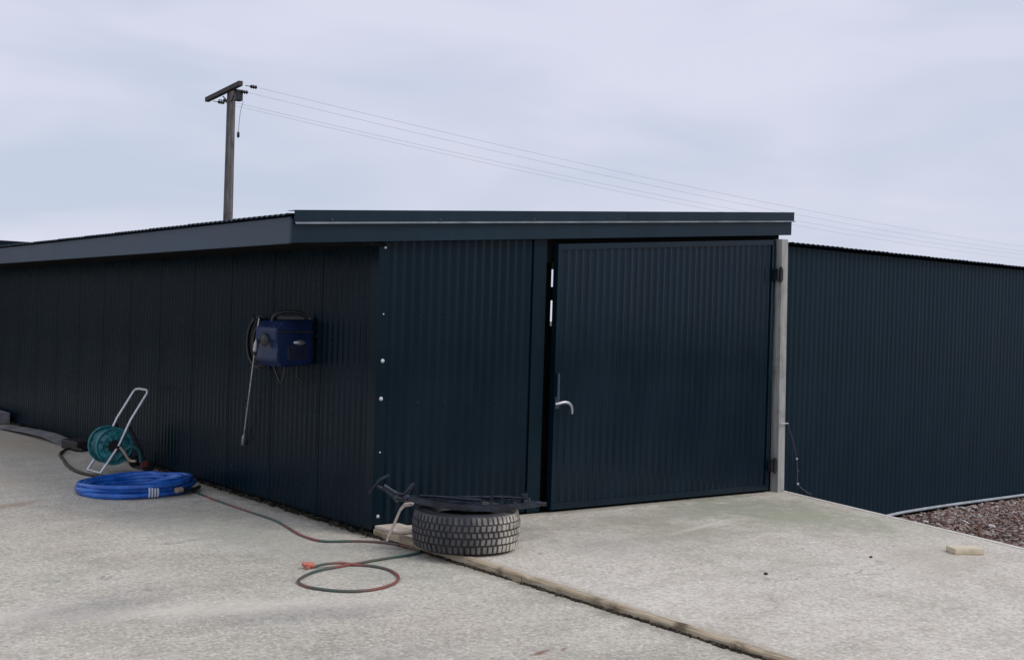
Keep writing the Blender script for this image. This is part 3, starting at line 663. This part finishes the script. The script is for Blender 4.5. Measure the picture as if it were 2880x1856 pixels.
o = m.build('leaning_plank', M_PLANK, None, (-0.02, -0.52, 0.055)); o.rotation_euler = (0, 0, fa); tag(o, 'narrow pale plank leaning against the left side of the tyre', 'plank')

# ================================================================== garden hose
hz = [(-0.24, 2.60), (-0.2631, 2.4517), (-0.30, 2.0), (-0.3126, 1.5267), (-0.315, 1.2), (-0.3161, 0.8129), (-0.37, 0.5), (-0.418, 0.2418), (-0.42, 0.05), (-0.3855, -0.0476), (-0.2858, -0.10), (-0.17, -0.17), (-0.075, -0.28), (-0.03, -0.42), (-0.028, -0.56), (-0.055, -0.655), (-0.154, -0.685), (-0.334, -0.694), (-0.60, -0.731), (-0.711, -0.746),
      (-0.85, -0.775), (-0.962, -0.84), (-1.066, -0.9365), (-1.095, -1.04), (-1.080, -1.128), (-1.03, -1.22), (-0.953, -1.298), (-0.84, -1.332), (-0.729, -1.311), (-0.62, -1.25), (-0.544, -1.158), (-0.50, -1.04), (-0.488, -0.934), (-0.52, -0.83), (-0.584, -0.754), (-0.66, -0.715), (-0.753, -0.693), (-0.82, -0.672)]
m = MB(); pts = smooth_path([(x, y, 0.009 + (0.012 if 35 <= i <= 36 else 0)) for i, (x, y) in enumerate(hz)], 6); m.tube(pts, 0.0082, 8)
hose = thing('garden_hose', 'thin green and red garden hose along the wall ending in a loop on the yard', 'hose'); m.build('hose', M_HOSE, hose)
m = MB(); m.tube([(-0.815, -0.674, 0.014), (-0.835, -0.668, 0.02), (-0.866, -0.655, 0.022), (-0.885, -0.648, 0.03)], [0.011, 0.017, 0.017, 0.012], 10); m.tube([(-0.85, -0.66, 0.02), (-0.875, -0.70, 0.015)], 0.012, 8); m.build('nozzle', M_ORNG, hose)

# ================================================================== hose reel trolley
reel = thing('hose_reel_trolley', 'teal hose reel on a silver tube trolley leaning against the left wall', 'hose reel')
YA, YB = 3.90, 3.64
def side_pts(y, dx):
    return [(-0.615 + dx, y, 0.012), (-0.46 + dx, y, 0.245), (-0.352 + dx, y, 0.482), (-0.205 + dx, y, 0.722)]
path = [Vector(p) for p in side_pts(YA, 0)] + [Vector((-0.19, YA - 0.02, 0.745)), Vector((-0.175, YA - 0.06, 0.752))] + [Vector((-0.165, YB + 0.05, 0.752)), Vector((-0.168, YB + 0.012, 0.745))] + [Vector(p) for p in reversed(side_pts(YB, 0.03))]
m = MB(); m.tube(path, 0.0125, 8); m.tube([(-0.614, YA, 0.014), (-0.587, YB, 0.014)], 0.011, 8); m.build('frame', M_ALU, reel)
CR = Vector((-0.455, 0, 0.245))
def flange(y):
    m = MB(); mt = Matrix.Translation((CR.x, y, CR.z)) @ Matrix.Rotation(math.pi / 2, 4, 'X')
    m.lathe([(0.150, -0.006), (0.168, -0.009), (0.172, 0.0), (0.168, 0.009), (0.150, 0.006)], 36, mt, closed=True)
    m.lathe([(0.0, -0.008), (0.055, -0.008), (0.060, 0.0), (0.055, 0.008), (0.0, 0.008)], 24, mt)
    for i in range(9):
        a = 2 * math.pi * i / 9; m.box(0.05, 0.155, -0.014, 0.014, -0.005, 0.005, 0, mt @ Matrix.Rotation(a, 4, 'Z'))
    m.lathe([(0.058, -0.002), (0.152, -0.002), (0.152, 0.002), (0.058, 0.002)], 32, mt, closed=True)
    m.lathe([(0.100, -0.006), (0.112, -0.006), (0.112, 0.006), (0.100, 0.006)], 32, mt, closed=True)
    return m
flange(YA - 0.025).build('drum_flange', M_TEAL, reel); flange(YB + 0.03).build('drum_flange', M_TEAL, reel)
m = MB(); hp = []
turns = 7
for i in range(turns * 24 + 1):
    a = 2 * math.pi * i / 24; y = YB + 0.05 + (YA - YB - 0.095) * i / (turns * 24); hp.append((CR.x + 0.128 * math.cos(a), y, CR.z + 0.128 * math.sin(a)))
m.tube(hp, 0.0145, 8); hp = [(CR.x + (p[0] - CR.x) * 0.78, p[1], CR.z + (p[2] - CR.z) * 0.78) for p in hp]; m.tube(hp, 0.0145, 6); m.build('wound_hose', M_TEALD, reel)
m = MB(); m.tube([(CR.x, YA - 0.02, CR.z), (CR.x, YB + 0.02, CR.z)], 0.06, 16); m.tube([(CR.x, YA + 0.02, CR.z), (CR.x, YB - 0.06, CR.z)], 0.014, 8); m.build('axle', M_BLACK, reel)
m = MB(); m.tube(smooth_path([(CR.x + .02, YB - 0.055, CR.z), (CR.x + 0.06, YB - 0.06, CR.z - 0.05), (CR.x + 0.10, YB - 0.06, CR.z - 0.115), (CR.x + 0.115, YB - 0.075, CR.z - 0.125), (CR.x + 0.125, YB - 0.16, CR.z - 0.12)], 4), 0.0125, 8); m.build('crank', M_TAN, reel)
m = MB(); m.tube(smooth_path([(CR.x + .01, YB - 0.01, 0.12), (CR.x + 0.07, YB - 0.02, 0.19), (CR.x + 0.13, YB - 0.03, 0.24), (CR.x + 0.20, YB - 0.04, 0.20), (CR.x + 0.22, YB - 0.04, 0.10)], 5), 0.014, 8); m.build('feed_hose', M_TEALD, reel)
m = MB(); m.tube([(-0.37, YA, 0.44), (-0.25, YA, 0.2), (-0.17, YA, 0.02)], 0.011, 8); m.tube([(-0.34, YB, 0.44), (-0.22, YB, 0.2), (-0.14, YB, 0.02)], 0.011, 8); m.tube([(-0.17, YA, 0.02), (-0.14, YB, 0.02)], 0.011, 8); m.build('rear_leg', M_BLACK, reel)
for y in (YA + .03, YB - .03):
    m = MB(); m.lathe([(0.0, -0.018), (0.045, -0.018), (0.06, -0.012), (0.06, 0.012), (0.045, 0.018), (0, 0.018)], 20, Matrix.Translation((-0.16, y, 0.061)) @ Matrix.Rotation(math.pi / 2, 4, 'X')); m.build('wheel', M_BLACK, reel)
m = MB(); m.box(-0.25, -0.19, YB - 0.11, YB - 0.06, 0.06, 0.105, 0.008); m.build('hose_connector', M_REDP, reel)
# brown hose beside the reel
m = MB(); m.tube(smooth_path([(-0.20, 5.30, 0.02), (-0.28, 5.42, 0.03), (-0.40, 5.30, 0.016), (-0.50, 5.05, 0.016), (-0.58, 4.70, 0.016), (-0.68, 4.25, 0.016), (-0.73, 3.85, 0.016), (-0.70, 3.55, 0.016), (-0.58, 3.38, 0.016), (-0.42, 3.28, 0.016)], 6), 0.0155, 8)
tag(m.build('loose_hose', M_BROWNH), 'dark brown rubber hose curling out left of the reel', 'hose')
o = rot_box('dark_box', (-0.16, 5.55, 0.05), (0.10, 0.19, 0.05), 0.1, 0.0, M_BLACK, 0.01); tag(o, 'low black box on the ground against the wall left of the reel', 'box')
o = rot_box('green_tray', (-0.235, 3.16, 0.016), (0.085, 0.17, 0.014), 0.5, 0.0, M_TEALD, 0.006); tag(o, 'small dark green flat tray behind the blue hose coil', 'tray')

# ================================================================== blue hose coil
coil = thing('blue_hose_coil', 'thick bright blue hose coiled flat on the yard below the reel', 'hose', (-0.655, 2.60, 0.0))
m = MB(); pts = []; nt_ = 9; npt = nt_ * 40
lay = [(0.425, 0.024), (0.370, 0.024), (0.412, 0.068), (0.362, 0.066), (0.418, 0.110), (0.368, 0.108), (0.318, 0.040), (0.318, 0.085), (0.270, 0.030), (0.25, 0.03)]
for i in range(npt + 1):
    t = i / 40; j = int(min(t, nt_ - 1e-6)); q = t - j; q = max(0, (q - 0.85) / 0.15); q = q * q * (3 - 2 * q)
    r = lay[j][0] + (lay[j + 1][0] - lay[j][0]) * q; z = lay[j][1] + (lay[j + 1][1] - lay[j][1]) * q
    a = 2 * math.pi * t + 0.9
    sl = 0.5 - 0.5 * math.cos(a - (fa + math.pi))            # coil sits higher at the left, flatter at the right
    zz = 0.023 + (z - 0.023) * (0.42 + 0.58 * sl); r2_ = r * (1 + 0.05 * math.sin(2 * a + j) + 0.02 * math.sin(5 * a + 2 * j)) + (1 - sl) * 0 + 0.035 * (j % 2) * (1 - sl)
    pts.append((r2_ * math.cos(a) * 1.06, r2_ * math.sin(a), zz + 0.004 * math.sin(3 * a + j)))
m.tube(pts, 0.0225, 10); m.build('hose', M_BLUE, coil)
m = MB(); a0 = fa + 0.0; e = [Vector((0.40 * math.cos(a0 + t), 0.40 * math.sin(a0 + t), 0.026)) for t in (-.30, -0.12, 0.06, 0.22)]
m.tube(smooth_path([v * (1.17 + 0.03 * i) for i, v in enumerate(e)], 5), 0.017, 8); m.build('hose_tail', M_BLACK, coil)
m = MB(); v = Vector((math.cos(fa - 0.45), math.sin(fa - 0.45), 0)); w = Vector((-v.y, v.x, 0))
m.tube([v * 0.455 + w * -0.03 + Vector((0, 0, .05)), v * 0.46 + w * 0.03 + Vector((0, 0, .052))], 0.023, 10); m.build('coupling', M_TAN, coil)
m = MB(); va = fa - 0.95
for dv in (-0.07, -0.02, 0.03, 0.08):
    q = [Vector(((0.425 + 0.027 * c) * math.cos(va + dv), (0.425 + 0.027 * c) * math.sin(va + dv), 0.05 + 0.045 * s_)) for c, s_ in [(math.cos(x_), math.sin(x_)) for x_ in (-0.9, -.4, 0.1, .6, 1.1, 1.6)]]
    m.tube(q, 0.009, 6)
m.build('wrap_tape', M_PALE, coil)

# ================================================================== pressure washer on the wall
pw = thing('pressure_washer', 'dark blue pressure washer unit hung on the left wall', 'pressure washer', (0, 0, 0))
bx0, bx1, by0, by1, bz0, bz1 = -0.335, -0.03, 0.835, 1.165, 1.105, 1.455
m = MB(); bm = bmesh.new()
prof = [(bx1, bz0 + .02), (bx0 + .05, bz0), (bx0 + .01, bz0 + .05), (bx0 + .03, bz0 + .17), (bx0, bz0 + .20), (bx0 + .005, bz1 - .07), (bx0 + .06, bz1 - .01), (bx1, bz1)]
va = [bm.verts.new((x_, by0, z_)) for x_, z_ in prof]; vb = [bm.verts.new((x_, by1, z_)) for x_, z_ in prof]
bm.faces.new(va); bm.faces.new(vb[::-1])
for i in range(8): bm.faces.new((va[i], vb[i], vb[(i + 1) % 8], va[(i + 1) % 8]))
bmesh.ops.bevel(bm, geom=bm.edges[:], offset=0.012, segments=2, affect='EDGES', profile=0.5); bm.verts.index_update()
m.add([tuple(v.co) for v in bm.verts], [tuple(v.index for v in f.verts) for f in bm.faces]); bm.free(); m.build('housing', M_BLUED, pw)
m = MB(); m.tube(smooth_path([(-0.05, by0 + .06, bz1 - .01), (-0.09, by0 + .07, bz1 + .045), (-0.20, by0 + .10, bz1 + .055), (-0.27, by0 + .14, bz1 + .03), (-0.285, by0 + .16, bz1 - .02)], 5), 0.014, 8); m.build('carry_handle', M_BLACK, pw)
m = MB(); m.tube([(-0.16, by1 - .02, 1.25), (-0.16, by1 + .05, 1.25), (-0.16, by1 + .07, 1.25)], [0.115, 0.115, 0.09], 20); m.tube([(-0.16, by1 + .05, 1.25), (-0.16, by1 + .11, 1.25)], 0.035, 12); m.build('motor', M_BLACK, pw)
m = MB(); m.box(bx0 + .015, bx1, by0 - .006, by1 + .004, 1.358, 1.372, 0.003); m.build('seam_band', M_BLACK, pw)
m = MB(); m.tube(smooth_path([(-0.22, by0 + .06, bz0 + .01), (-0.21, by0 + .10, 1.02), (-0.17, by0 + .22, 0.985), (-0.13, by0 + .36, 1.04), (-0.12, by0 + .50, 1.16)], 5), 0.009, 6); m.tube(smooth_path([(-0.10, by0 + .10, bz0 + .02), (-0.09, by0 + .11, 1.03), (-0.06, by0 + .09, 1.0)], 4), 0.008, 6); m.build('inlet_hose', M_BLACK, pw)
m = MB(); m.box(-0.026, -0.0105, by0 + .03, by1 + .25, bz0 + .02, bz1 + .02, 0.002); m.build('wall_bracket', M_BLACK, pw)
m = MB(); m.box(-0.235, -0.075, by0 - 0.004, by0 + 0.01, 1.165, 1.262, 0.003); m.build('vent', M_BLACK, pw)
for i in range(5):
    z = 1.178 + i * 0.017; m = MB(); m.box(-0.228, -0.082, by0 - 0.009, by0 - 0.0045, z, z + 0.007); m.build('vent_slat', M_BLUED, pw)
m = MB(); mt = Matrix.Translation((-0.140, by0 - 0.001, 1.287)) @ Matrix.Rotation(math.pi / 2, 4, 'X') @ Matrix.Diagonal((1.0, 0.36, 1, 1)); m.lathe([(0, 0.006), (0.046, 0.005), (0.050, 0)], 20, mt); m.build('badge', M_ZINC, pw)
m = MB(); m.lathe([(0, 0.02), (0.045, 0.018), (0.05, 0)], 16, Matrix.Translation((bx0 - .001, 0.99, 1.30)) @ Matrix.Rotation(-math.pi / 2, 4, 'Y')); m.build('dial', M_BLACK, pw)
m = MB()
for kx in range(5):
    pts = []
    for i in range(33):
        a = 2 * math.pi * i / 32; r = (0.185, 0.205, 0.19, 0.150, 0.14)[kx]; pts.append((-0.05 - 0.028 * kx, (1.60, 1.59, 1.57, 1.42, 1.40)[kx] + r * math.cos(a), 1.265 + r * math.sin(a)))
    m.tube(pts[:-1], 0.0105, 6, closed=True)
m.build('hose_coil', M_BLACK, pw)
m = MB(); m.tube([(-0.012, 1.43, 1.44), (-0.20, 1.43, 1.44), (-0.225, 1.43, 1.475)], 0.012, 8); m.build('hose_hook', M_BLKMET, pw)
lance = thing('spray_lance', 'thin silver spray lance hanging down the wall beside the blue washer', 'spray lance', (-0.200, 1.373, 1.456))
m = MB(); d0, d1 = Vector((0, 0.0, 0.0)), Vector((0.17, 0.569, -1.027)); m.tube([d0.lerp(d1, t) for t in (0, .25, .5, .75, .96)], 0.0072, 8); m.build('wand', M_ZINC, lance)
m = MB(); m.tube([d0.lerp(d1, .17), d0.lerp(d1, .20), d0.lerp(d1, .245), d0.lerp(d1, .26)], [0.009, 0.016, 0.016, 0.009], 10); m.build('coupling', M_WASH, lance)
m = MB(); m.tube([d0.lerp(d1, .925), d0.lerp(d1, .94), d0.lerp(d1, .995), d0.lerp(d1, 1.01)], [0.009, 0.015, 0.015, 0.009], 10); m.build('nozzle', M_ZINC, lance)

# ================================================================== odds and ends
o = rot_box('timber_offcut', (3.118, -2.56, padz(3.1, -2.56) + 0.0205), (0.105, 0.062, 0.0195), fa + 0.15, 0.0, M_OFFC, 0.003); tag(o, 'small pale timber offcut on the pad near the gravel edge', 'timber offcut')
def pebble(p, r, lab, cat='stone'):
    vs, fs = ico[0]; m = MB(); m.add([(v[0] * r, v[1] * r, v[2] * r * 0.75) for v in vs], fs, True); tag(m.build('pebble', M_BLACK, None, (p[0], p[1], padz(*p) + r * 0.6)), lab, cat, 'small dark stones on the pad')
pebble((1.318, -2.301), 0.0125, 'black pebble alone in the middle of the pad'); pebble((2.371, -2.324), 0.0105, 'smaller dark pebble nearer the timber offcut')
o = rot_box('concrete_block', (-0.20, 9.05, 0.075), (0.14, 0.62, 0.072), 0.0, 0.0, M_BLOCKC, 0.008); tag(o, 'grey concrete block against the wall at the left edge', 'concrete block')
m = MB(); q = [(-0.27, 7.95, 0.02), (-0.23, 7.5, 0.035), (-0.20, 7.0, 0.05), (-0.17, 6.5, 0.055), (-0.15, 6.1, 0.03), (-0.13, 5.85, 0.012)]
for a, b in zip(q[:-1], q[1:]):
    w = 0.085; m.hexa([(a[0] - w, a[1], a[2] - .008), (a[0] + w, a[1], a[2] + .012), (b[0] + w, b[1], b[2] + .012), (b[0] - w, b[1], b[2] - .008), (a[0] - w, a[1], a[2]), (a[0] + w, a[1], a[2] + .02), (b[0] + w, b[1], b[2] + .02), (b[0] - w, b[1], b[2])])
tag(m.build('flashing_offcut', M_GRAYP), 'long bowed grey strip lying along the foot of the left wall', 'metal strip')
